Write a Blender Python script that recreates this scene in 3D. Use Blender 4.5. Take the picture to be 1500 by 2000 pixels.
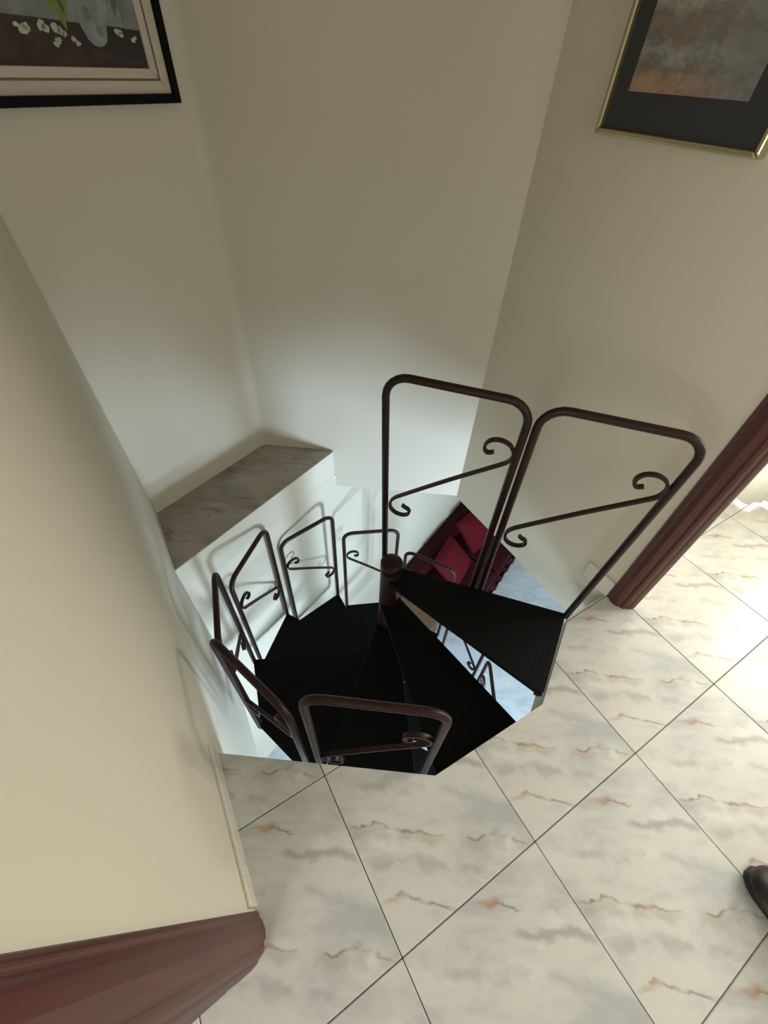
import bpy, bmesh, math, random
from mathutils import Vector, Matrix
for o in list(bpy.data.objects): bpy.data.objects.remove(o, do_unlink=True)
SC = bpy.context.scene
COL = SC.collection
S = 0.45                      # metres per floor tile: all coordinates below are in tiles
random.seed(7)

# ------------------------------------------------------------------ camera
Rw = Matrix(((0.85997271, -0.50880026, 0.0396135), (-0.34984243, -0.64425364, -0.68010847), (0.37156051, 0.57101623, -0.73204047)))
flip = Matrix(((1, 0, 0), (0, -1, 0), (0, 0, -1)))
cam = bpy.data.cameras.new('camera'); camo = bpy.data.objects.new('camera', cam); COL.objects.link(camo)
m = (flip @ Rw).transposed().to_4x4(); m.translation = Vector((-0.0917518, 0.3054342, 3.3551282)) * S
camo.matrix_world = m
cam.sensor_fit = 'VERTICAL'; cam.sensor_height = 36; cam.sensor_width = 27
cam.lens = 824.62 / 2000 * 36; cam.clip_start = 0.02
SC.camera = camo

# ------------------------------------------------------------------ world, daylight, fill lights, exposure
w = bpy.data.worlds.new('world'); SC.world = w; w.use_nodes = True
bg = w.node_tree.nodes['Background']; bg.inputs[0].default_value = (0.62, 0.75, 0.95, 1); bg.inputs[1].default_value = 0.6
SC.view_settings.view_transform = 'Standard'; SC.view_settings.look = 'None'
SC.view_settings.gamma = 1; SC.view_settings.exposure = 0.0; SC.view_settings.use_curve_mapping = False

def area(name, loc, target, sx, sy, power, col):
    l = bpy.data.lights.new(name, 'AREA'); l.shape = 'RECTANGLE'; l.size = sx * S; l.size_y = sy * S
    l.energy = power; l.color = col
    o = bpy.data.objects.new(name, l); COL.objects.link(o); o.location = Vector(loc) * S
    d = (Vector(target) - Vector(loc)); o.rotation_euler = d.to_track_quat('-Z', 'Y').to_euler()
    return o
# east and lower: window daylight; the rest: added fills in openings made for them
area('window_daylight_east', (8.9, -0.6, 3.3), (2.2, -0.2, 0.6), 4.2, 3.4, 140, (1.0, 0.975, 0.92))
area('fill_light_north', (5.9, 2.12, 3.2), (5.2, -0.6, 0.0), 2.8, 2.8, 30, (1.0, 0.98, 0.92))  # fill light added to brighten the floor beyond the right doorway
area('fill_light_south', (1.2, -5.85, 3.3), (1.2, 0, 2.2), 3.4, 3.0, 16, (1.0, 0.98, 0.93))  # fill light added behind the viewer
area('window_daylight_lower', (2.2, -3.9, -3.0), (1.7, 4, -2.4), 1.4, 2.1, 165, (0.57, 0.75, 1.0))
area('fill_light_west', (-4.25, -1.6, 3.2), (3, 1.6, 2.8), 2.6, 2.6, 30, (1.0, 0.985, 0.94))  # fill light added to brighten the right wall

# ------------------------------------------------------------------ materials
def mat(name, col, rough=0.5, metal=0.0, spec=0.5):
    mt = bpy.data.materials.new(name); mt.use_nodes = True
    b = mt.node_tree.nodes['Principled BSDF']
    b.inputs['Base Color'].default_value = (*col, 1); b.inputs['Roughness'].default_value = rough
    b.inputs['Metallic'].default_value = metal; b.inputs['Specular IOR Level'].default_value = spec
    return mt
def nd(mt, typ, **kw):
    n = mt.node_tree.nodes.new(typ)
    for k, v in kw.items():
        if k.startswith('i_'): n.inputs[k[2:].replace('_', ' ')].default_value = v
        else: setattr(n, k, v)
    return n
def lk(mt, a, b): mt.node_tree.links.new(a, b)
def ramp(mt, stops, interp='LINEAR'):
    r = nd(mt, 'ShaderNodeValToRGB'); e = r.color_ramp.elements; r.color_ramp.interpolation = interp
    while len(e) < len(stops): e.new(0.5)
    for el, (p, c) in zip(e, stops): el.position = p; el.color = (*c, 1) if len(c) == 3 else c
    return r
def mixc(mt, fac, a, b, mode='MIX'):
    n = nd(mt, 'ShaderNodeMix', data_type='RGBA', blend_type=mode)
    for i, v in ((0, fac), (6, a), (7, b)):
        if hasattr(v, 'is_linked') or hasattr(v, 'links'): lk(mt, v, n.inputs[i])
        elif i == 0: n.inputs[0].default_value = v
        else: n.inputs[i].default_value = (*v, 1)
    return n.outputs[2]
def noise(mt, vec, scale, detail=4, rough=0.55, dist=0.0):
    n = nd(mt, 'ShaderNodeTexNoise'); n.inputs['Scale'].default_value = scale; n.inputs['Detail'].default_value = detail
    n.inputs['Roughness'].default_value = rough; n.inputs['Distortion'].default_value = dist
    if vec is not None: lk(mt, vec, n.inputs['Vector'])
    return n.outputs[0]
def bump(mt, h, strength, dist):
    b = nd(mt, 'ShaderNodeBump'); b.inputs['Strength'].default_value = strength; b.inputs['Distance'].default_value = dist
    lk(mt, h, b.inputs['Height']); lk(mt, b.outputs[0], mt.node_tree.nodes['Principled BSDF'].inputs['Normal'])

def wall_paint(name, c1, c2, rough=0.75):
    mt = mat(name, c1, rough, spec=0.25)
    tc = nd(mt, 'ShaderNodeTexCoord'); v = tc.outputs['Object']
    n1 = noise(mt, v, 1.6, 3); n2 = noise(mt, v, 90, 3)
    lk(mt, mixc(mt, n1, c1, c2), mt.node_tree.nodes['Principled BSDF'].inputs['Base Color'])
    bump(mt, n2, 0.12, 0.002)
    return mt
M_WALL = wall_paint('cream_wall_paint', (0.66, 0.61, 0.485), (0.60, 0.55, 0.435))
M_WALLW = wall_paint('white_wall_paint', (0.72, 0.67, 0.53), (0.66, 0.61, 0.48), 0.5)
M_CEIL = wall_paint('ceiling_paint', (0.75, 0.74, 0.70), (0.70, 0.69, 0.65))

def marble(name, base, grey, vein, rough, amt=1.0, per_object=True):
    mt = mat(name, base, rough)
    tc = nd(mt, 'ShaderNodeTexCoord')
    mp = nd(mt, 'ShaderNodeMapping'); mp.inputs['Rotation'].default_value = (0, 0, math.radians(34))
    lk(mt, tc.outputs['Object'], mp.inputs['Vector'])
    vec = mp.outputs[0]
    if per_object:
        oi = nd(mt, 'ShaderNodeObjectInfo')
        cb = nd(mt, 'ShaderNodeCombineXYZ')
        mu = nd(mt, 'ShaderNodeMath', operation='MULTIPLY'); lk(mt, oi.outputs['Random'], mu.inputs[0]); mu.inputs[1].default_value = 3.0
        lk(mt, mu.outputs[0], cb.inputs[2])
        va = nd(mt, 'ShaderNodeVectorMath', operation='ADD'); lk(mt, vec, va.inputs[0]); lk(mt, cb.outputs[0], va.inputs[1])
        vec = va.outputs[0]
    def stretched(sx_, sy_):
        n_ = nd(mt, 'ShaderNodeVectorMath', operation='MULTIPLY'); n_.inputs[1].default_value = (sx_, sy_, 1.0); lk(mt, vec, n_.inputs[0]); return n_.outputs[0]
    def mul(x_, y_):
        n_ = nd(mt, 'ShaderNodeMath', operation='MULTIPLY'); lk(mt, x_, n_.inputs[0])
        if isinstance(y_, float): n_.inputs[1].default_value = y_
        else: lk(mt, y_, n_.inputs[1])
        return n_.outputs[0]
    def rmp(x_, p0, p1, c0=(0, 0, 0), c1=(1, 1, 1)):
        r_ = ramp(mt, [(p0, c0), (p1, c1)]); lk(mt, x_, r_.inputs[0]); return r_.outputs[0]
    c = mixc(mt, rmp(noise(mt, stretched(1.4, 3.2), 2.4, 6, 0.6, 0.5), .40, .66), base, grey)
    c = mixc(mt, mul(rmp(noise(mt, stretched(1.3, 3.0), 5.0, 5, .6, .3), .52, .74), .45), c, tuple(min(1, q * 1.18) for q in base))
    # thin broken veins: contour lines of a stretched noise
    vn = noise(mt, stretched(1.7, 5.2), 1.15, 7, 0.62, 0.35)
    sb = nd(mt, 'ShaderNodeMath', operation='SUBTRACT'); lk(mt, vn, sb.inputs[0]); sb.inputs[1].default_value = .5
    ab = nd(mt, 'ShaderNodeMath', operation='ABSOLUTE'); lk(mt, sb.outputs[0], ab.inputs[0])
    thin = rmp(ab.outputs[0], 0.0, 0.013, (1, 1, 1), (0, 0, 0)); wide = rmp(ab.outputs[0], 0.0, 0.055, (1, 1, 1), (0, 0, 0))
    m1 = rmp(noise(mt, stretched(2.6, 3.4), 2.2, 2), .45, .62); m2 = rmp(noise(mt, stretched(3.2, 4.4), 2.6, 2), .56, .70)
    c = mixc(mt, mul(mul(wide, m2), .75 * amt), c, vein)
    c = mixc(mt, mul(mul(thin, m1), .80 * amt), c, tuple(q * .62 for q in vein[:1]) + (vein[1] * .80, vein[2] * 1.05))
    lk(mt, c, mt.node_tree.nodes['Principled BSDF'].inputs['Base Color'])
    return mt
def tile_print():
    """every floor tile carries the same print: ivory ground, grey clouds, three brown veins and a grey meander"""
    mt = mat('marble_tile', (.6, .57, .48), 0.27)
    def mth(op, *a):
        n_ = nd(mt, 'ShaderNodeMath', operation=op)
        for i_, v_ in enumerate(a):
            if isinstance(v_, (int, float)): n_.inputs[i_].default_value = v_
            else: lk(mt, v_, n_.inputs[i_])
        return n_.outputs[0]
    def rmp(x_, p0, p1, up=True):
        n_ = nd(mt, 'ShaderNodeMapRange', interpolation_type='SMOOTHSTEP'); lk(mt, x_, n_.inputs[0])
        n_.inputs[1].default_value = p0; n_.inputs[2].default_value = p1; n_.inputs[3].default_value = 0.0 if up else 1.0; n_.inputs[4].default_value = 1.0 if up else 0.0
        return n_.outputs[0]
    tc = nd(mt, 'ShaderNodeTexCoord'); mp = nd(mt, 'ShaderNodeMapping'); mp.inputs['Rotation'].default_value = (0, 0, math.radians(34)); mp.inputs['Scale'].default_value = (1 / S, 1 / S, 1 / S)
    lk(mt, tc.outputs['Object'], mp.inputs['Vector']); uv = mp.outputs[0]
    def st(a_, b_, oz=0.0):
        n_ = nd(mt, 'ShaderNodeMapping'); n_.inputs['Scale'].default_value = (a_, b_, 1); n_.inputs['Location'].default_value = (0, 0, oz); lk(mt, uv, n_.inputs['Vector']); return n_.outputs[0]
    sp = nd(mt, 'ShaderNodeSeparateXYZ'); lk(mt, uv, sp.inputs[0]); u, v = sp.outputs[0], sp.outputs[1]
    wig = mth('MULTIPLY', mth('SUBTRACT', noise(mt, st(4.2, 5.0), 1.0, 4, .55), .5), .20)
    wg2 = mth('MULTIPLY', mth('SUBTRACT', noise(mt, st(9, 9, 4.0), 1.0, 3, .5), .5), .10)
    vv = mth('ADD', v, wig); uu = mth('ADD', u, wg2)
    brk = rmp(noise(mt, st(5.5, 7, 1.5), 1.0, 3, .5), .38, .56)
    c = mixc(mt, rmp(noise(mt, st(1.7, 3.4, 2.2), 1.2, 6, .58, .4), .40, .68), (0.605, 0.59, 0.53), (0.425, 0.435, 0.42))
    c = mixc(mt, mth('MULTIPLY', rmp(noise(mt, st(3.2, 6.0, 7.7), 1.2, 5, .6, .3), .52, .76), .55), c, (0.72, 0.71, 0.665))
    def span(a_, b_, w_=.05): return mth('MULTIPLY', rmp(u, a_ - w_, a_ + w_), rmp(u, b_ - w_, b_ + w_, False))
    def line(c_, v0, a_, b_, wd, col, al, broken=True):
        f_ = rmp(mth('ABSOLUTE', mth('SUBTRACT', vv, v0)), 0.0, wd, False); f_ = mth('MULTIPLY', f_, span(a_, b_))
        if broken: f_ = mth('MULTIPLY', f_, brk)
        return mixc(mt, mth('MULTIPLY', f_, al), c_, col)
    def blob(c_, u0, v0, ru, rv, col, al):
        du = mth('DIVIDE', mth('SUBTRACT', uu, u0), ru); dv = mth('DIVIDE', mth('SUBTRACT', vv, v0), rv)
        f_ = rmp(mth('SQRT', mth('ADD', mth('MULTIPLY', du, du), mth('MULTIPLY', dv, dv))), .2, 1.0, False)
        return mixc(mt, mth('MULTIPLY', f_, al), c_, col)
    OR, BR, GR = (.43, .28, .165), (.27, .205, .145), (.31, .31, .29)
    # grey meander and soft grey-brown bands under the veins
    c = line(c, .27, -.05, .40, .036, GR, .68, False); c = line(c, -.30, -.35, .35, .06, GR, .5)
    c = line(c, .10, -.5, .3, .05, GR, .45)
    c = line(c, -.16, -.50, .62, .055, (.36, .32, .25), .45)
    c = line(c, -.13, -.48, .64, .014, BR, .9); c = line(c, -.47, -.30, .24, .017, BR, .75); c = line(c, .38, -.30, -.02, .013, BR, .85)
    c = blob(c, -.20, .38, .085, .036, OR, .75); c = blob(c, -.06, -.13, .075, .032, OR, .62); c = blob(c, .31, -.135, .06, .018, OR, .4); c = blob(c, .45, -.11, .05, .018, OR, .4); c = blob(c, -.19, -.47, .09, .022, OR, .4)
    lk(mt, c, mt.node_tree.nodes['Principled BSDF'].inputs['Base Color'])
    return mt
M_TILE = tile_print()
M_LEDGE = marble('shade_darkened_marble', (0.38, 0.335, 0.28), (0.235, 0.21, 0.175), (0.18, 0.145, 0.115), 0.25, 1.0, False)  # brown-grey marble with the ledge's weak light put into its colour
M_BASEB = marble('marble_baseboard', (0.70, 0.665, 0.56), (0.60, 0.57, 0.48), (0.40, 0.30, 0.2), 0.2, 0.4)
M_GROUT = mat('dark_grout', (0.17, 0.15, 0.12), 0.9)
M_SLAB = wall_paint('slab_edge_plaster', (0.72, 0.67, 0.53), (0.66, 0.61, 0.48))
M_LOWFLOOR = marble('pale_blue_floor', (0.66, 0.70, 0.72), (0.50, 0.55, 0.58), (0.40, 0.44, 0.46), 0.25, 0.25, False)

M_METAL = mat('brown_painted_metal', (0.024, 0.0082, 0.0058), 0.42, spec=0.28)
M_RUBBER = mat('black_rubber', (0.0032, 0.0032, 0.003), 0.62, spec=0.12)
M_RUBBERE = mat('black_tread_edge', (0.0032, 0.0032, 0.003), 0.62, spec=0.12)
def wood(name, c1, c2, rough, axis):
    mt = mat(name, c1, rough)
    tc = nd(mt, 'ShaderNodeTexCoord'); mp = nd(mt, 'ShaderNodeMapping'); sc = [26, 26, 26]; sc[axis] = 1.2
    mp.inputs['Scale'].default_value = sc; lk(mt, tc.outputs['Object'], mp.inputs['Vector'])
    n = noise(mt, mp.outputs[0], 2.0, 5, 0.6, 0.4); r = ramp(mt, [(0.35, c1), (0.65, c2)]); lk(mt, n, r.inputs[0])
    lk(mt, r.outputs[0], mt.node_tree.nodes['Principled BSDF'].inputs['Base Color'])
    return mt
M_MAHOG = wood('dark_red_varnished_wood', (0.060, 0.0150, 0.0095), (0.092, 0.025, 0.016), 0.42, 2)
M_TAN = wood('tan_wood', (0.13, 0.078, 0.036), (0.17, 0.10, 0.046), 0.5, 0)
def fabric(name, c1, c2):
    mt = mat(name, c1, 0.85, spec=0.15); tc = nd(mt, 'ShaderNodeTexCoord')
    n = noise(mt, tc.outputs['Object'], 9, 3); lk(mt, mixc(mt, n, c1, c2), mt.node_tree.nodes['Principled BSDF'].inputs['Base Color'])
    bump(mt, noise(mt, tc.outputs['Object'], 300, 2), 0.2, 0.001)
    return mt
M_RED = fabric('crimson_fabric', (0.125, 0.0075, 0.0125), (0.095, 0.005, 0.0095))
M_REDD = fabric('dark_maroon_fabric', (0.042, 0.0042, 0.0062), (0.030, 0.003, 0.0048))
M_CLOTH = fabric('white_curtain_fabric', (0.86, 0.86, 0.82), (0.82, 0.82, 0.78))
_b = M_CLOTH.node_tree.nodes['Principled BSDF']; _t = nd(M_CLOTH, 'ShaderNodeBsdfTranslucent'); _t.inputs[0].default_value = (.85, .85, .80, 1)
_m = nd(M_CLOTH, 'ShaderNodeMixShader'); _m.inputs[0].default_value = .6; lk(M_CLOTH, _b.outputs[0], _m.inputs[1]); lk(M_CLOTH, _t.outputs[0], _m.inputs[2])
lk(M_CLOTH, _m.outputs[0], M_CLOTH.node_tree.nodes['Material Output'].inputs[0])
M_LEATHER = mat('dark_brown_leather', (0.014, 0.008, 0.007), 0.38)
M_SOLE = mat('black_shoe_sole', (0.012, 0.011, 0.010), 0.6)
M_BLACK = mat('black_frame_lacquer', (0.0035, 0.0035, 0.004), 0.6, spec=0.12)
M_LINER = wood('pale_frame_liner', (0.50, 0.44, 0.35), (0.56, 0.50, 0.40), 0.6, 0)
M_LINEG = mat('liner_groove', (0.16, 0.12, 0.08), 0.7)
M_GOLD = mat('brass_frame', (0.60, 0.53, 0.33), 0.25, 0.9)
M_MATT = mat('charcoal_mat_board', (0.034, 0.034, 0.036), 0.6)
M_PLASTIC = mat('window_frame_white', (0.75, 0.75, 0.73), 0.4)

# ------------------------------------------------------------------ mesh helpers (coordinates in tiles)
def tag(o, label=None, cat=None, group=None, kind=None):
    if label: o['label'] = label
    if cat: o['category'] = cat
    if group: o['group'] = group
    if kind: o['kind'] = kind
    return o
def mk(name, verts, faces, material, parent=None, smooth=False, mats=None, mi=None):
    me = bpy.data.meshes.new(name); me.from_pydata([tuple(Vector(v) * S) for v in verts], [], faces)
    for mm in (mats or [material]): me.materials.append(mm)
    if mi:
        for pl, i in zip(me.polygons, mi): pl.material_index = i
    bm = bmesh.new(); bm.from_mesh(me); bmesh.ops.recalc_face_normals(bm, faces=bm.faces); bm.to_mesh(me); bm.free()
    if smooth:
        for pl in me.polygons: pl.use_smooth = True
    o = bpy.data.objects.new(name, me); COL.objects.link(o)
    if parent: o.parent = parent
    return o
def prism(poly, z0, z1, off=(0, 0, 0)):
    n = len(poly); ox, oy, oz = off
    v = [(x - ox, y - oy, z0 - oz) for x, y in poly] + [(x - ox, y - oy, z1 - oz) for x, y in poly]
    f = [tuple(range(n - 1, -1, -1)), tuple(range(n, 2 * n))] + [(i, (i + 1) % n, n + (i + 1) % n, n + i) for i in range(n)]
    return v, f
def box(x0, x1, y0, y1, z0, z1): return prism([(x0, y0), (x1, y0), (x1, y1), (x0, y1)], z0, z1)
def join(*vfs):
    V, F = [], []
    for v, f in vfs:
        b = len(V); V += list(v); F += [tuple(i + b for i in t) for t in f]
    return V, F
def bevel(o, width, seg=2, angle=35):
    b = o.modifiers.new('bevel', 'BEVEL'); b.width = width * S; b.segments = seg; b.limit_method = 'ANGLE'; b.angle_limit = math.radians(angle)
    return o
def apply_mods(o):
    dg = bpy.context.evaluated_depsgraph_get(); dg.update()
    me = bpy.data.meshes.new_from_object(o.evaluated_get(dg)); me.name = o.data.name
    o.modifiers.clear(); o.data = me
def empty(name, loc, rz=0, parent=None):
    o = bpy.data.objects.new(name, None); COL.objects.link(o); o.location = Vector(loc) * S; o.rotation_euler = (0, 0, rz)
    o.empty_display_size = 0.05
    if parent: o.parent = parent
    return o
def sweep(path, prof, closed=False, normal=None):
    """sweep a closed profile [(a,b)] along a path; a along the side vector, b along the normal"""
    P = [Vector(p) for p in path]; n = len(P); k = len(prof); V = []
    up = Vector(normal) if normal else None
    prev = None
    for i in range(n):
        if closed: t = P[(i + 1) % n] - P[i - 1]
        else: t = P[min(i + 1, n - 1)] - P[max(i - 1, 0)]
        t.normalize()
        if up is not None: b = up - t * up.dot(t)
        else:
            b = (Vector((0, 0, 1)) if abs(t.z) < 0.9 else Vector((1, 0, 0))) if prev is None else prev
            b = b - t * b.dot(t)
        b.normalize(); prev = b; s = t.cross(b)
        V += [P[i] + s * a + b * c for a, c in prof]
    F = []
    for i in range(n if closed else n - 1):
        j = (i + 1) % n
        for a in range(k):
            c = (a + 1) % k; F.append((i * k + a, i * k + c, j * k + c, j * k + a))
    if not closed: F += [tuple(range(k - 1, -1, -1)), tuple((n - 1) * k + a for a in range(k))]
    return V, F
def circ(r, k=10): return [(r * math.cos(2 * math.pi * i / k), r * math.sin(2 * math.pi * i / k)) for i in range(k)]
def catmull(pts, sub=5):
    P = [Vector(p) for p in pts]; out = []
    for i in range(len(P) - 1):
        a, b, c, d = P[max(i - 1, 0)], P[i], P[i + 1], P[min(i + 2, len(P) - 1)]
        for j in range(sub):
            t = j / sub
            out.append(0.5 * ((2 * b) + (c - a) * t + (2 * a - 5 * b + 4 * c - d) * t * t + (3 * b - a - 3 * c + d) * t ** 3))
    out.append(P[-1]); return out
def lathe(prof, k=24):
    V, F = [], []
    n = len(prof)
    for i in range(k):
        a = 2 * math.pi * i / k
        V += [(r * math.cos(a), r * math.sin(a), z) for r, z in prof]
    for i in range(k):
        j = (i + 1) % k
        for a in range(n - 1): F.append((i * n + a, j * n + a, j * n + a + 1, i * n + a + 1))
    F += [tuple(i * n for i in range(k)), tuple(i * n + n - 1 for i in range(k - 1, -1, -1))]
    return V, F

# ------------------------------------------------------------------ plan of the room (tiles)
ZL = -6.23                                     # lower storey floor
ZC = 6.0                                       # ceiling
C12, C23, C34 = (-0.50, 4.05), (0.873, 4.637), (2.925, 3.18)
L1, V1 = (-0.497, 3.222), (1.573, 4.109)       # chord edge of the marble corner ledge
W1A, W1B = (-0.633, 0.42), (-0.605, 1.49)
OPEN = [(2.925, 1.0), (2.414, 1.022), (1.659, 0.589), (0.658, 0.617), (-0.60, 1.51), L1, V1, C34]
dch = Vector((2.07, 0.887)).normalized(); nch = Vector((-dch.y, dch.x))

def structure(name, vf, material, label=None, parent=None):
    o = mk(name, vf[0], vf[1], material, parent)
    if not parent: tag(o, label, 'wall' if name.startswith('wall') else name.split('_')[0], kind='structure')
    return o
# upper floor: slab with the octagonal stair opening, marble tiles laid on it
FX0, FX1, FY0, FY1 = -4.6, 9.2, -6.2, 5.2
def cutter(poly, z0, z1):
    v, f = prism(poly, z0, z1); return mk('cutter', v, f, M_SLAB)
def cut(o, poly, z0=-3, z1=3):
    c = cutter(poly, z0, z1)
    b = o.modifiers.new('cut', 'BOOLEAN'); b.operation = 'DIFFERENCE'; b.object = c; b.solver = 'EXACT'
    apply_mods(o); bpy.data.objects.remove(c, do_unlink=True)
# keep the opening a hair inside the walls so no sliver of slab is left along them
OPENX = [(3.2, 1.0), (2.414, 1.022), (1.659, 0.589), (0.658, 0.617), (-0.60, 1.51), (-0.75, 1.60), (-0.75, 3.115), L1, V1, (1.75, 4.4), (3.2, 3.4)]
sl = box(FX0, FX1, FY0, FY1, -0.40, -0.012)
floor = structure('floor', sl, M_GROUT, 'upper storey floor slab with an angular stair opening')
floor.data.materials.append(M_SLAB)
cut(floor, OPENX)
for pl in floor.data.polygons: pl.material_index = 0 if pl.normal.z > 0.9 else 1
# inside outline of the floor (walls stand outside it)
def inside_room(x, y):
    return True
tile_mesh = {}
LEDGE = [C12, L1, V1, C23]
NB = [(0.878, 4.635), (4, 2.42), (4, 6), (-3, 6), (-3, 2.98), C12]          # beyond the back walls
def tile_at(i, j, g=0.0026):
    x0, x1, y0, y1 = i + g, i + 1 - g, j + g, j + 1 - g
    cx, cy = (i + .5), (j + .5)
    near = -1.2 < i + .5 < 3.6 and 0.2 < j + .5 < 5.2
    if not near:
        if 'tile' not in tile_mesh:
            v, f = box(-.5 + g, .5 - g, -.5 + g, .5 - g, -0.03, 0); o = mk('tile', v, f, M_TILE); bevel(o, 0.004, 1); apply_mods(o); tile_mesh['tile'] = o.data
            bpy.data.objects.remove(o)
        o = bpy.data.objects.new('tile', tile_mesh['tile']); COL.objects.link(o)
    else:
        v, f = box(-.5 + g, .5 - g, -.5 + g, .5 - g, -0.03, 0); o = mk('tile', v, f, M_TILE); bevel(o, 0.004, 1); apply_mods(o)
    o.location = Vector((cx, cy, 0)) * S
    o.parent = floor
    if near:
        bpy.context.view_layer.update()
        cut(o, OPENX); 
        if len(o.data.polygons): cut(o, NB)
        if len(o.data.polygons): cut(o, [(-2, 3.3), (-0.5, 3.215), V1, (2.2, 4.0), (2.2, 6), (-2, 6)])
        if not len(o.data.polygons): bpy.data.objects.remove(o); return
for j in range(-3, 5):
    for i in range(-2, 8):
        if j >= 2 and i >= 3: continue
        if j >= 1 and i < -1: continue
        tile_at(i, j)

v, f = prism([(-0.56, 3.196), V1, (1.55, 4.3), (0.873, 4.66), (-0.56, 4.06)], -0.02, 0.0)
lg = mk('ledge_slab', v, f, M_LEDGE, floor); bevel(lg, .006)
# walls -----------------------------------------------------------------
T = 0.34
w1 = structure('wall_left', prism([W1A, W1B, (-0.50, 3.1), C12, (-0.50 - T, 4.05 + T), (-0.633 - 0.42, 2.6), (-0.633 - 0.42, 0.42)], -2.75, ZC), M_WALL, 'cream plaster wall on the left beside the stair opening')
def fillet(P, A, B, r, n=5):
    P, A, B = Vector(P), Vector(A), Vector(B); a_ = P + (A - P).normalized() * r; b_ = P + (B - P).normalized() * r
    return [tuple(a_ * (1 - t) ** 2 + P * 2 * t * (1 - t) + b_ * t * t) for t in [i / (2 * n) for i in range(2 * n + 1)]]
FIL = fillet(C23, C12, C34, .07)
v, f = prism([C12] + FIL[:6] + [(0.873, 4.637 + T), (-0.50 - .2, 4.05 + T)], -0.55, ZC)
w2 = structure('wall_back_left', (v, f), M_WALL, 'cream wall behind the marble ledge carrying the still life')
d3 = (Vector(C34) - Vector(C23)).normalized(); n3 = Vector((-d3.y, d3.x))
v, f = prism(FIL[5:] + [C34, (C34[0] + n3.x * T, C34[1] + n3.y * T), (C23[0] + n3.x * T * .2, C23[1] + T)], -0.6, ZC)
w3 = structure('wall_back', (v, f), M_WALL, 'cream slanted wall at the back of the stairwell')
v, f = prism([(2.925, 0.86), C34, (2.925 + T, 3.35), (2.925 + T, 1.9), (3.02, 1.2), (3.02, 0.86)], -0.62, ZC)
w4 = structure('wall_right', (v, f), M_WALL, 'cream wall on the right with the gold framed picture')
v, f = box(2.925, 2.925 + T, -2.2, 0.86, 4.75, ZC); lint = structure('wall_right_lintel', (v, f), M_WALL, 'wall above the right hand doorway')
v, f = box(2.925, 2.925 + T, -6.2, -2.2, 0, ZC); structure('wall_right_near', (v, f), M_WALL, 'wall beyond the right hand doorway')
v, f = box(-1.053, -0.633, -2.2, 0.42, 4.75, ZC); structure('wall_left_lintel', (v, f), M_WALL, 'wall above the left hand doorway')
v, f = box(-1.053, -0.633, -6.2, -2.2, 0, ZC); structure('wall_left_near', (v, f), M_WALL, 'wall beyond the left hand doorway')
# rooms around (out of view, they carry the windows and added fill light openings and close the house)
def wall_with_window(name, x0, x1, y0, y1, z0, z1, axis, a0, a1, b0, b1, label, material=M_WALL):
    parts = []
    if axis == 'y':    # wall runs along x, window a0..a1 in x
        parts = [box(x0, a0, y0, y1, z0, z1), box(a1, x1, y0, y1, z0, z1), box(a0, a1, y0, y1, z0, b0), box(a0, a1, y0, y1, b1, z1)]
    else:
        parts = [box(x0, x1, y0, a0, z0, z1), box(x0, x1, a1, y1, z0, z1), box(x0, x1, a0, a1, z0, b0), box(x0, x1, a0, a1, b1, z1)]
    return structure(name, join(*parts), material, label)
wall_with_window('wall_south', -1.05, 3.26, -6.2, -5.95, 0, ZC, 'y', -0.5, 2.9, 1.8, 4.8, 'wall behind the viewer with an added opening for the fill light')
wall_with_window('wall_east_room', 9.0, 9.2, -6.2, 3.2, 0, ZC, 'x', -2.7, 1.5, 1.4, 4.8, 'far wall of the right hand room with the window')
wall_with_window('wall_east_room_north', 3.27, 9.0, 2.2, 2.4, 0, ZC, 'y', 4.5, 7.3, 1.8, 4.6, 'side wall of the right hand room with an added opening for a fill light')
structure('wall_east_room_south', box(3.27, 9.0, -6.2, -6.0, 0, ZC), M_WALL, 'near wall of the right hand room')
wall_with_window('wall_west_room', -4.6, -4.4, -6.2, 2.7, 0, ZC, 'x', -2.9, -0.3, 1.9, 4.5, 'far wall of the left hand room with an added opening for a fill light')
structure('wall_west_room_north', box(-4.4, -1.053, 2.4, 2.6, 0, ZC), M_WALL, 'side wall of the left hand room')
structure('wall_west_room_south', box(-4.4, -1.053, -6.2, -6.0, 0, ZC), M_WALL, 'near wall of the left hand room')
structure('ceiling', box(FX0, FX1, FY0, FY1, ZC, ZC + .2), M_CEIL, 'white ceiling of the upper storey')
# lower storey
structure('floor_lower', box(-3.4, 10.2, -4.6, 8.6, ZL - .2, ZL), M_LOWFLOOR, 'pale floor of the storey below, seen between the treads')
Lc = Vector(L1) - dch * 2.4; Ec = Vector(V1) + dch * 9.0
v1 = Vector(V1)
chl = prism([tuple(Lc), tuple(Ec), tuple(Ec + nch * .3), tuple(Lc + nch * .3)], ZL, -0.402)
l1 = Vector(L1)
chu = prism([tuple(l1 - dch * .05), tuple(v1), tuple(v1 + nch * .12), tuple(l1 - dch * .05 + nch * .3)], -0.62, -0.03)
structure('wall_stairwell', chl, M_WALLW, 'white lower stairwell wall below the marble ledge')
structure('wall_lower_east', box(10.0, 10.2, -4.6, 8.6, ZL, -0.4), M_WALLW, 'east wall of the lower room')
structure('wall_lower_west', box(-1.2, -0.95, -4.05, 3.0, ZL, -0.41), M_WALLW, 'west wall of the lower room')
wall_with_window('wall_lower_south', -1.2, 10.0, -4.3, -4.05, ZL, -0.4, 'y', 1.5, 2.9, -4.1, -1.9, 'south wall of the lower room with its window', M_WALLW)
structure('ceiling_lower', box(3.27, 10.2, 3.0, 8.6, -0.62, -0.41), M_CEIL, 'ceiling of the lower room beyond the stairwell')

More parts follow.
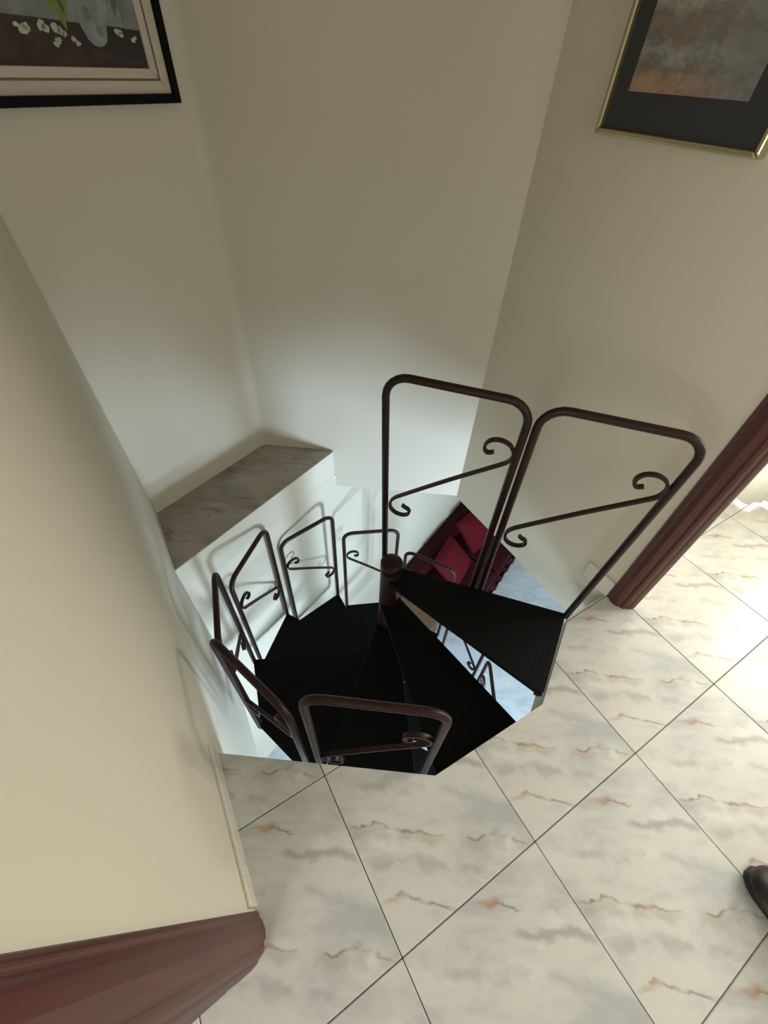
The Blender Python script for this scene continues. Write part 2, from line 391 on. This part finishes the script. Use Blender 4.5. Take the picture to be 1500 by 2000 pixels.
# baseboards and door casings
bl = structure('baseboard_left', prism([(-0.633 + .004, 0.60), (-0.606, 0.60), (-0.580, 1.505), (-0.607, 1.505)], 0.0, 0.19), M_BASEB, 'pale marble baseboard along the left wall'); bevel(bl, .008)
br = structure('baseboard_right', prism([(2.897, 1.0), (2.927, 1.0), (2.927, 1.287), (2.897, 1.287)], -0.01, 0.19), M_BASEB, 'short pale marble baseboard beside the right door casing'); bevel(br, .008)
def casing(name, prof, back, label, zt=4.75, lean=0.0):
    poly = prof + back
    v, f = prism(poly, 0.0, zt)
    v = [(x, y - lean * z, z) for x, y, z in v]
    o = structure(name, (v, f), M_MAHOG, label); o['category'] = 'door trim'; bevel(o, .006, 2, 20); return o
profL = [(-0.633, 0.590), (-0.618, 0.588), (-0.610, 0.570), (-0.614, 0.555), (-0.604, 0.535), (-0.602, 0.490), (-0.612, 0.455), (-0.632, 0.440), (-0.630, 0.425), (-0.645, 0.405), (-0.676, 0.396), (-0.684, 0.384), (-0.72, 0.374), (-0.80, 0.368), (-0.82, 0.378), (-0.86, 0.366), (-1.06, 0.350)]
casing('trim_1', profL, [(-1.06, 0.425), (-0.638, 0.425)], 'dark red wooden door casing at lower left', lean=0.016)
profR = [(2.926, 1.000), (2.905, 0.998), (2.893, 0.982), (2.898, 0.968), (2.884, 0.945), (2.880, 0.905), (2.893, 0.872), (2.914, 0.862), (2.908, 0.846), (2.922, 0.825), (2.955, 0.812), (2.960, 0.800), (2.998, 0.782), (3.022, 0.780)]
casing('trim_2', profR, [(3.022, 0.865), (2.93, 0.865)], 'dark red wooden door casing on the right')
# window frames in the unseen windows and in the added fill light openings
def window_frame(name, axis, pos, a0, a1, b0, b1, label):
    t = .06; P = []
    for (p0, p1, q0, q1) in ((a0, a1, b0, b0 + t), (a0, a1, b1 - t, b1), (a0, a0 + t, b0 + t, b1 - t), (a1 - t, a1, b0 + t, b1 - t), ((a0 + a1) / 2 - t / 2, (a0 + a1) / 2 + t / 2, b0 + t, b1 - t)):
        P.append(box(p0, p1, pos - t / 2, pos + t / 2, q0, q1) if axis == 'y' else box(pos - t / 2, pos + t / 2, p0, p1, q0, q1))
    o = structure(name, join(*P), M_PLASTIC, label); o['category'] = 'window'
window_frame('fill_window_1', 'y', -6.08, -0.5, 2.9, 1.8, 4.8, 'white frame of the added fill light opening behind the viewer')
window_frame('window_2', 'x', 9.1, -2.7, 1.5, 1.4, 4.8, 'white window frame of the right hand room')
window_frame('fill_window_4', 'y', 2.3, 4.5, 7.3, 1.8, 4.6, 'white frame of the added fill light opening in the side wall of the right hand room')
window_frame('fill_window_5', 'x', -4.5, -2.9, -0.3, 1.9, 4.5, 'white frame of the added fill light opening of the left hand room')
window_frame('window_3', 'y', -4.17, 1.5, 2.9, -4.1, -1.9, 'white window frame of the lower room')

# ------------------------------------------------------------------ spiral staircase
CX, CY, RR, TH0, DD, WW, Z0, DZ, HP = 1.239, 2.171, 1.60, -59.309, 33.427, 14.789, 0.055, 0.449, 1.93
NT = 14
stair = tag(empty('spiral_staircase', (CX, CY, ZL)), 'brown metal spiral staircase with black wedge treads descending through the floor opening', 'staircase')
v, f = lathe([(0.098, 0), (0.098, 0.20 - ZL - .02), (0.093, 0.20 - ZL)], 28); mk('newel_post', v, f, M_METAL, stair, True)
post = stair.children[0] if stair.children else None
v, f = lathe([(0.103, 0.125 - ZL), (0.103, 0.222 - ZL), (0.096, 0.236 - ZL), (0.06, 0.243 - ZL), (0.0001, 0.245 - ZL)], 28); mk('post_cap', v, f, M_METAL, stair, True)
v, f = lathe([(0.20, 0), (0.20, 0.03), (0.10, 0.04)], 28); mk('base_flange', v, f, M_METAL, stair)
# one tread in local frame: +x radial, +y uphill
hw = math.radians(WW)
xo, yo = RR * math.cos(hw), RR * math.sin(hw)
tread_poly = [(0.02, -0.105), (xo, -yo), (xo, yo), (0.02, 0.105)]
tv, tf = prism(tread_poly, -0.055, 0.0)
t0 = mk('tread', tv, tf, M_RUBBER); bevel(t0, .012, 2); apply_mods(t0)
ribs = join(*[box(xr, xr + .010, -yo * xr / xo * .93 - .004, yo * xr / xo * .93 + .004, -0.001, 0.0015) for xr in [0.3 + i * .04 for i in range(32)]])
r0 = mk('tread_ribs', ribs[0], ribs[1], M_RUBBERE)
fr = join(box(0.09, xo - .03, -.025, .025, -.115, -.055), prism([(xo - .05, -yo + .02), (xo - .012, -yo + .02), (xo - .012, yo - .02), (xo - .05, yo - .02)], -.10, -.055))
f0 = mk('tread_bracket', fr[0], fr[1], M_METAL)
# railing frame in local frame: x along the panel (uphill -> downhill), z up
def railing_meshes(W, H, rc=.13, R=.026, fl=0.0, fr=0.0):
    """inverted U of bent tube; fl / fr = how far the tops of the uprights flare outwards"""
    pts = [(0, 0, -.03), (-fl, 0, H - rc)]
    pts += [(-fl + rc - rc * math.cos(a), 0, H - rc + rc * math.sin(a)) for a in [math.pi / 2 * i / 6 for i in range(1, 7)]]
    pts += [(W + fr - rc + rc * math.sin(a), 0, H - rc + rc * math.cos(a)) for a in [math.pi / 2 * i / 6 for i in range(0, 7)]]
    pts += [(W, 0, -.03)]
    return sweep(pts, circ(R, 12), normal=(0, 1, 0))
SCR = [(0.110, 0.835), (0.135, 0.815), (0.160, 0.805), (0.176, 0.775), (0.158, 0.738), (0.112, 0.718), (0.060, 0.726), (0.022, 0.758), (0.010, 0.800), (0.014, 0.850), (0.045, 0.895), (0.10, 0.945), (0.44, 1.225), (0.735, 1.455), (0.790, 1.505), (0.808, 1.548), (0.806, 1.590), (0.775, 1.638), (0.715, 1.662), (0.655, 1.650), (0.622, 1.610), (0.625, 1.565), (0.650, 1.545), (0.685, 1.560)]
def scroll_mesh(W, flipx, k=1.0):
    sc = W / 0.82
    pts = []
    for s, z in SCR:
        s = (s - .41) * sc * (0.925) + W / 2
        if flipx: s = W - s
        pts.append((s, 0, z * k))
    return sweep(catmull(pts, 4), [(-.009, -.016), (.009, -.016), (.009, .016), (-.009, .016)], normal=(0, 1, 0))
PW = 2 * yo + .0
v, f = railing_meshes(PW - .04, HP); rail0 = mk('railing_frame', v, f, M_METAL, None, True)
v, f = scroll_mesh(PW - .04, True, .91); scr0 = mk('scroll', v, f, M_METAL)
first = dict(t=True, r=True)
def inst(src, name, parent, loc, rz):
    o = bpy.data.objects.new(name, src.data); COL.objects.link(o); o.parent = parent; o.location = Vector(loc) * S; o.rotation_euler = (0, 0, rz); return o
for k in range(NT):
    a = math.radians(TH0 - k * DD); z = Z0 - k * DZ - ZL
    t = inst(t0, 'tread', stair, (0, 0, z), a)
    inst(r0, 'tread_ribs', t, (0, 0, 0), 0); inst(f0, 'tread_bracket', t, (0, 0, 0), 0)
    if k >= 2:
        # uphill corner = angle a+hw ; panel runs along the outer edge
        rr = RR - .005
        ux, uy = rr * math.cos(a + hw), rr * math.sin(a + hw); dx, dy = rr * math.cos(a - hw), rr * math.sin(a - hw)
        d = Vector((dx - ux, dy - uy)).normalized(); ux += d.x * .02; uy += d.y * .02
        p = inst(rail0, 'railing_frame', stair, (ux, uy, z), math.atan2(d.y, d.x))
        inst(scr0, 'scroll', p, (0, 0, 0), 0)
for o in (t0, r0, f0, rail0, scr0): bpy.data.objects.remove(o)
# the two guard panels standing along the back edge of the top tread, post to outer corner
a = math.radians(TH0 + WW)
st = Vector((-math.sin(a) * .125, math.cos(a) * .125)); en = Vector((RR * math.cos(a), RR * math.sin(a)))
d = (en - st).normalized(); ang = math.atan2(d.y, d.x)
for sst, W_, fl, fr in ((-0.090, .858, .072, -.012), (0.840, .780, .022, .100)):
    b = st + d * sst
    v, f = railing_meshes(W_, HP + .03, .15, .027, fl, fr); p = mk('railing_frame', v, f, M_METAL, stair, True)
    p.location = Vector((b.x, b.y, Z0 - ZL - .02)) * S; p.rotation_euler = (0, 0, ang)
    v, f = scroll_mesh(W_ + .02, False); q = mk('scroll', v, f, M_METAL, p)
    q.location = Vector((-fl * .45, 0, 0)) * S
    # stretch so the upper curl reaches the flared upright
    for vt in q.data.vertices: vt.co.x *= 1 + (fl * .45 + fr * .78) / W_
# ------------------------------------------------------------------ framed pictures
def flat(poly, y): return [(x, y, z) for x, z in poly]
def frame_ring(x0, x1, z0, z1, t, y0, y1, parent, name, material, bev=.006):
    """four mitred rails; local x along wall, z up, y out of the wall is negative"""
    for (pts) in (([(x0, z0), (x1, z0), (x1 - t, z0 + t), (x0 + t, z0 + t)]), ([(x1, z0), (x1, z1), (x1 - t, z1 - t), (x1 - t, z0 + t)]), ([(x1, z1), (x0, z1), (x0 + t, z1 - t), (x1 - t, z1 - t)]), ([(x0, z1), (x0, z0), (x0 + t, z0 + t), (x0 + t, z1 - t)])):
        v = [(x, y0, z) for x, z in pts] + [(x, y1, z) for x, z in pts]
        f = [(0, 1, 2, 3), (7, 6, 5, 4)] + [(i, (i + 1) % 4, 4 + (i + 1) % 4, 4 + i) for i in range(4)]
        bevel(mk(name, v, f, material, parent), bev, 2)
# still life on the back left wall. local +x runs along the wall towards the corner
d2 = (Vector(C23) - Vector(C12)).normalized()
pb = Vector(C23) - d2 * .127
pic = tag(empty('still_life_painting', (pb.x, pb.y, 3.085), math.atan2(d2.y, d2.x)), 'still life of a white vase and scattered blossoms in a black and cream frame', 'painting')
PWd, PHt = 1.25, 1.45
frame_ring(-PWd, 0, 0, PHt, .045, -.075, -.002, pic, 'frame_rail', M_BLACK)
frame_ring(-PWd + .045, -.045, .045, PHt - .045, .062, -.050, -.002, pic, 'liner_rail', M_LINER)
frame_ring(-PWd + .107, -.107, .107, PHt - .107, .007, -.046, -.002, pic, 'liner_groove', M_LINEG, .001)
frame_ring(-PWd + .114, -.114, .114, PHt - .114, .048, -.044, -.002, pic, 'liner_rail', M_LINER)
def paint(name, c1, c2, sc=14, rough=.6):
    mt = mat(name, c1, rough); tc = nd(mt, 'ShaderNodeTexCoord'); n = noise(mt, tc.outputs['Object'], sc, 5, .6, .5)
    r = ramp(mt, [(.36, c1), (.64, c2)]); lk(mt, n, r.inputs[0]); lk(mt, r.outputs[0], mt.node_tree.nodes['Principled BSDF'].inputs['Base Color']); bump(mt, n, .3, .002); return mt
PM = [paint('paint_grey_sky', (.16, .17, .18), (.24, .25, .24)), paint('paint_dark_table', (.025, .014, .013), (.055, .028, .024), 20), paint('paint_vase', (.28, .31, .31), (.17, .20, .20), 22),
      paint('paint_leaf', (.20, .25, .07), (.12, .17, .06), 18), paint('paint_blossom', (.50, .52, .40), (.36, .40, .28), 30), paint('paint_shadow', (.015, .011, .012), (.03, .02, .018)), paint('paint_stem', (.10, .12, .08), (.18, .19, .14), 18)]
V, F, MI = [], [], []
X0, X1, Z0p, Z1p = -PWd + .155, -.155, .158, PHt - .158
def shape(poly, y, mi):
    b = len(V); V.extend((min(max(x, X0), X1), y, min(max(z, Z0p), Z1p)) for x, z in poly); F.append(tuple(range(b, b + len(poly)))); MI.append(mi)
shape([(X0, Z0p), (X1, Z0p), (X1, Z1p), (X0, Z1p)], -.030, 0)
shape([(X0, Z0p), (X1, Z0p), (X1, .322), (-.34, .332), (-.60, .338), (-.78, .345), (X0, .352)], -.0305, 1)
shape([(-.66, .325), (-.60, .29), (-.48, .235), (-.36, .215), (-.22, .20), (X1, .21), (X1, .322), (-.34, .331), (-.60, .338)], -.0308, 5)
def ell(cx, cz, rx, rz, n=14, ph=0): return [(cx + rx * math.cos(2 * math.pi * i / n + ph), cz + rz * math.sin(2 * math.pi * i / n + ph)) for i in range(n)]
for (bx, bz, tx, tz, wd) in ((-.61, .30, -.64, .52, .035), (-.585, .33, -.60, .56, .03), (-.66, .36, -.70, .58, .035), (-.30, .36, -.24, .60, .03), (-.34, .40, -.32, .62, .035), (-.26, .34, -.20, .52, .025), (-.40, .8, -.30, 1.1, .07), (-.5, .8, -.62, 1.1, .07)):
    dx, dz = tx - bx, tz - bz; L = math.hypot(dx, dz); nx, nz = -dz / L * wd, dx / L * wd
    shape([(bx, bz), (bx + dx * .4 + nx, bz + dz * .4 + nz), (tx, tz), (bx + dx * .4 - nx, bz + dz * .4 - nz)], -.0310, 3 if bx < -.5 or bz > .7 else 6)
shape([(-.60, .80), (-.59, .62), (-.565, .47), (-.545, .40), (-.525, .325), (-.505, .275), (-.48, .252), (-.455, .245), (-.42, .250), (-.392, .268), (-.38, .30), (-.365, .345), (-.335, .40), (-.325, .50), (-.34, .66), (-.36, .80)], -.0314, 2)
shape(ell(-.47, .375, .022, .03), -.0317, 6); shape(ell(-.42, .31, .018, .025), -.0317, 6)
rnd = random.Random(3)
for (fx, fz, fs) in ((-.872, .312, .020), (-.845, .298, .030), (-.825, .306, .026), (-.748, .316, .030), (-.728, .308, .026), (-.672, .310, .026), (-.650, .298, .026), (-.632, .290, .018), (-.70, .250, .020), (-.682, .262, .022), (-.592, .272, .018), (-.572, .256, .020), (-.305, .312, .026), (-.292, .300, .020), (-.222, .280, .018), (-.206, .290, .014)):
    ph = rnd.random() * 6; pts = []
    for i in range(9):
        rr = fs * (.55 + .55 * rnd.random()); aa = 2 * math.pi * i / 9 + ph; pts.append((fx + rr * math.cos(aa), fz + rr * .75 * math.sin(aa)))
    shape(pts, -.0320, 4)
for (fx, fz, r_) in ((-.45, .95, .11), (-.33, 1.02, .09), (-.58, 1.02, .10)): shape(ell(fx, fz, r_, r_ * .9), -.0324, 4)
o = mk('canvas', V, F, None, pic, mats=PM, mi=MI)
v, f = box(-PWd + .02, -.02, -.028, -.001, .02, PHt - .02); mk('backing_board', v, f, M_LINEG, pic)
# gold framed abstract on the right wall; local +x runs away from the viewer along the wall (towards the corner)
pic2 = tag(empty('abstract_landscape_painting', (2.925, 1.670, 3.085), math.pi / 2), 'abstract earth-toned landscape with charcoal mat in a thin gold frame', 'painting')
A0, A1, HH = 0.0, 1.012, 1.35
frame_ring(A0, A1, 0, HH, .030, .002, .075, pic2, 'frame_rail', M_GOLD, .010)
v, f = box(A0 + .028, A1 - .028, .002, .040, .028, HH - .028); mk('mat_board', v, f, M_MATT, pic2)
mt = mat('paint_abstract', (.3, .2, .1), .55); tc = nd(mt, 'ShaderNodeTexCoord'); sx = nd(mt, 'ShaderNodeSeparateXYZ'); lk(mt, tc.outputs['Generated'], sx.inputs[0])
mp = nd(mt, 'ShaderNodeMapping'); mp.inputs['Scale'].default_value = (3.0, 1, 8.0); lk(mt, tc.outputs['Generated'], mp.inputs[0])
n1 = noise(mt, mp.outputs[0], 1.6, 6, .65, .8)
ad = nd(mt, 'ShaderNodeMath', operation='MULTIPLY_ADD'); lk(mt, n1, ad.inputs[0]); ad.inputs[1].default_value = .20; ad.inputs[2].default_value = -.10
ad2 = nd(mt, 'ShaderNodeMath', operation='ADD'); lk(mt, sx.outputs[2], ad2.inputs[0]); lk(mt, ad.outputs[0], ad2.inputs[1])
rp = ramp(mt, [(0.0, (.34, .20, .115)), (.055, (.35, .21, .12)), (.085, (.17, .135, .10)), (.115, (.15, .155, .13)), (.145, (.27, .27, .255)), (.175, (.24, .24, .24)), (.205, (.14, .115, .085)), (.245, (.22, .14, .095)), (.285, (.14, .13, .10)), (.33, (.31, .285, .235)), (.45, (.36, .33, .28)), (.8, (.28, .30, .30)), (1.0, (.36, .38, .38))])
lk(mt, ad2.outputs[0], rp.inputs[0])
n2 = noise(mt, mp.outputs[0], 2.6, 8, .75, .6); r2 = ramp(mt, [(.40, (.20, .195, .19)), (.62, (.62, .59, .56))]); lk(mt, n2, r2.inputs[0])
# cooler greys towards the viewer's side of the picture
mrx = ramp(mt, [(.15, (1, 1, 1)), (.62, (0, 0, 0))]); lk(mt, sx.outputs[0], mrx.inputs[0])
fx = nd(mt, 'ShaderNodeMath', operation='MULTIPLY'); lk(mt, mrx.outputs[0], fx.inputs[0]); fx.inputs[1].default_value = .9
c0 = mixc(mt, fx.outputs[0], rp.outputs[0], (.16, .165, .16))
ov = mixc(mt, .6, c0, r2.outputs[0], 'OVERLAY'); ov = mixc(mt, .10, ov, (.75, .70, .62)); lk(mt, ov, mt.node_tree.nodes['Principled BSDF'].inputs['Base Color']); bump(mt, n2, .5, .004)
v, f = box(A0 + .185, A1 - .135, .040, .046, .195, HH - .19); mk('canvas', v, f, mt, pic2)

# ------------------------------------------------------------------ red settee in the lower room
so = Vector((3.55, 4.955)) - nch * .04
settee = tag(empty('settee', (so.x, so.y, ZL), math.atan2(dch.y, dch.x)), 'red upholstered settee with loose cushions against the lower wall', 'settee')
SL, SD, TOP = 3.25, 1.85, 1.36
def soft(name, x0, x1, y0, y1, z0, z1, material, bev=.07, rot=None, parent=settee):
    cx, cy, cz = (x0 + x1) / 2, (y0 + y1) / 2, (z0 + z1) / 2
    v, f = box(x0 - cx, x1 - cx, y0 - cy, y1 - cy, z0 - cz, z1 - cz); o = mk(name, v, f, material, parent)
    o.location = Vector((cx, cy, cz)) * S
    if rot: o.rotation_euler = rot
    bevel(o, bev, 4)
    return o
def cushion(name, cx, cy, cz, sx, sy, sz, rot, material, parent=settee):
    bm = bmesh.new(); bmesh.ops.create_cube(bm, size=1); bmesh.ops.subdivide_edges(bm, edges=bm.edges[:], cuts=7, use_grid_fill=True)
    for vv in bm.verts:
        x, y, z = vv.co * 2
        puff = (1 - abs(x) ** 3.2) ** .5 * (1 - abs(z) ** 3.2) ** .5 if abs(x) < 1 and abs(z) < 1 else 0
        vv.co = Vector((x * sx / 2 * (1 - .06 * (abs(z) ** 2) * 0 - .05 * (1 - abs(z)) * 0), y * sy / 2 * (.16 + .84 * puff), z * sz / 2)) * S
    me = bpy.data.meshes.new(name); bm.to_mesh(me); bm.free(); me.materials.append(material)
    for pl in me.polygons: pl.use_smooth = True
    o = bpy.data.objects.new(name, me); COL.objects.link(o); o.parent = parent; o.location = Vector((cx, cy, cz)) * S; o.rotation_euler = rot; return o
soft('base', .12, SL - .12, -SD + .05, -.05, .22, .72, M_REDD, .04)
soft('backrest', 0, SL, -.42, 0, .2, TOP, M_REDD, .10)
soft('arm', 0, .30, -SD + .02, -.36, .2, 1.10, M_REDD, .10); soft('arm', SL - .30, SL, -SD + .02, -.36, .2, 1.10, M_REDD, .10)
soft('seat_cushion', .31, SL / 2 - .01, -SD + .06, -.40, .70, .95, M_REDD, .08); soft('seat_cushion', SL / 2 + .01, SL - .31, -SD + .06, -.40, .70, .95, M_REDD, .08)
cushion('loose_cushion', .98, -.80, 1.22, 1.02, .42, .92, (math.radians(-48), .0, math.radians(6)), M_RED)
cushion('loose_cushion', 2.30, -.76, 1.24, 1.02, .42, .92, (math.radians(-46), 0, math.radians(-8)), M_RED)
# ruffled skirt around front and sides
pts = []
run = [((0.0, -.1), (0.0, -SD)), ((0.0, -SD), (SL, -SD)), ((SL, -SD), (SL, -.1))]
for (a0, b0), (a1, b1) in run:
    L = math.hypot(a1 - a0, b1 - b0); n = int(L / .035)
    for i in range(n):
        t = i / n; px_, py_ = a0 + (a1 - a0) * t, b0 + (b1 - b0) * t; nx, ny = (b1 - b0) / L, -(a1 - a0) / L
        pts.append((px_, py_, -nx, -ny, L * t))
V, F = [], []
for i, (x, y, nx, ny, t) in enumerate(pts):
    wv_ = math.sin(t * 17) * .035 + math.sin(t * 41 + 1) * .012
    for z, am, o_ in ((.46, .1, .0), (.25, .6, -.02), (.015, 1.2, -.05)):
        V.append((x + nx * (wv_ * am + o_ * -1 - .03) * 1, y + ny * (wv_ * am + o_ * -1 - .03), z + (abs(math.sin(t * 8.5)) * .025 if z < .1 else 0)))
for i in range(len(pts) - 1):
    for k in range(2): F.append((i * 3 + k, (i + 1) * 3 + k, (i + 1) * 3 + k + 1, i * 3 + k + 1))
sk = mk('ruffled_skirt', V, F, M_RED, settee, True); sm = sk.modifiers.new('thick', 'SOLIDIFY'); sm.thickness = .008
for lx in (.15, SL - .15):
    for ly in (-.2, -SD + .15):
        v, f = lathe([(.035, 0), (.06, .22)], 12); q = mk('leg', v, f, M_MAHOG, settee); q.location = Vector((lx, ly, 0)) * S

# ------------------------------------------------------------------ little stool beside the settee
stool = tag(empty('stool', (3.18, 4.02, ZL), math.atan2(dch.y, dch.x)), 'tan wooden stool beside the settee, glimpsed between the upper treads', 'stool')
v, f = box(-.22, .56, -.60, .60, .78, .86); bevel(mk('seat', v, f, M_TAN, stool), .015)
v, f = box(-.17, .51, -.53, .53, .66, .78); mk('apron', v, f, M_TAN, stool)
for lx in (-.15, .49):
    for ly in (-.51, .51): v, f = box(lx - .035, lx + .035, ly - .035, ly + .035, 0, .70); mk('leg', v, f, M_TAN, stool)
# ------------------------------------------------------------------ curtain in the right hand room
cu = tag(empty('curtain', (4.85, 1.39, 0)), 'white curtain hem hanging just above the floor beyond the right doorway', 'curtain')
V, F = [], []
n = 90; base = Vector((0, 0)); cd = Vector((0.80, -0.60)); cn = Vector((0.6, 0.8))
for i in range(n):
    t = i / (n - 1) * 1.9
    for z in (0.06, .5, 1.2, 2.4, 4.4):
        k_ = .042 * math.sin(t * 17) + .018 * math.sin(t * 39 + 1)
        zz = z + (.02 * math.sin(t * 19 + .6) if z < .1 else 0)
        V.append((cd.x * t + cn.x * k_, cd.y * t + cn.y * k_, zz))
for i in range(n - 1):
    for k in range(4): F.append((i * 5 + k, (i + 1) * 5 + k, (i + 1) * 5 + k + 1, i * 5 + k + 1))
cl = mk('cloth', V, F, M_CLOTH, cu, True); sm = cl.modifiers.new('thick', 'SOLIDIFY'); sm.thickness = .003
v, f = sweep([(cd.x * -.1, cd.y * -.1, 4.44), (cd.x * 1.8, cd.y * 1.8, 4.44)], circ(.03, 12)); mk('rod', v, f, M_MAHOG, cu)

# ------------------------------------------------------------------ shoe at the right edge
shoe = tag(empty('shoe', (2.050, -0.775, 0), math.radians(-95)), 'dark brown leather shoe toe poking in at the right edge of the floor', 'shoe')
# local +x from toe to heel
secs = [(0.0, .03, .03, .075), (.015, .06, .02, .11), (.05, .092, .015, .14), (.11, .112, .012, .155), (.20, .116, .01, .175), (.30, .105, .01, .23), (.40, .095, .01, .29), (.50, .092, .01, .31), (.60, .088, .01, .31), (.655, .065, .015, .30), (.67, .03, .02, .29)]
V, F = [], []; k = 14
for x, hw_, zb, zt in secs:
    for i in range(k):
        aa = 2 * math.pi * i / k; c_, s_ = math.cos(aa), math.sin(aa)
        V.append((x, hw_ * 1.26 * math.copysign(abs(c_) ** .7, c_) * (1 if s_ < 0 else 1 - .25 * s_), zb + .035 + (zt - zb - .035) * (s_ * .5 + .5)))
for i in range(len(secs) - 1):
    for a_ in range(k): F.append((i * k + a_, i * k + (a_ + 1) % k, (i + 1) * k + (a_ + 1) % k, (i + 1) * k + a_))
F += [tuple(range(k)), tuple((len(secs) - 1) * k + a_ for a_ in range(k - 1, -1, -1))]
up = mk('upper', V, F, M_LEATHER, shoe, True); s_ = up.modifiers.new('sub', 'SUBSURF'); s_.levels = 2; s_.render_levels = 2
sp = [(x - .002, hw_ * .90 + .002) for x, hw_, a_, b_ in secs]
sole = [(x, h) for x, h in sp] + [(x, -h) for x, h in reversed(sp)]
v, f = prism(sole, 0, .04); bevel(mk('sole', v, f, M_SOLE, shoe), .01)
v, f = box(.47, .665, -.085, .085, .0, .065); bevel(mk('heel', v, f, M_SOLE, shoe), .01)
for lx in (.26, .31, .36): 
    v, f = sweep([(lx, -.055, .205 + (lx - .26) * .6), (lx + .01, 0, .235 + (lx - .26) * .6), (lx, .055, .205 + (lx - .26) * .6)], circ(.008, 8)); mk('lace', v, f, M_SOLE, shoe, True)
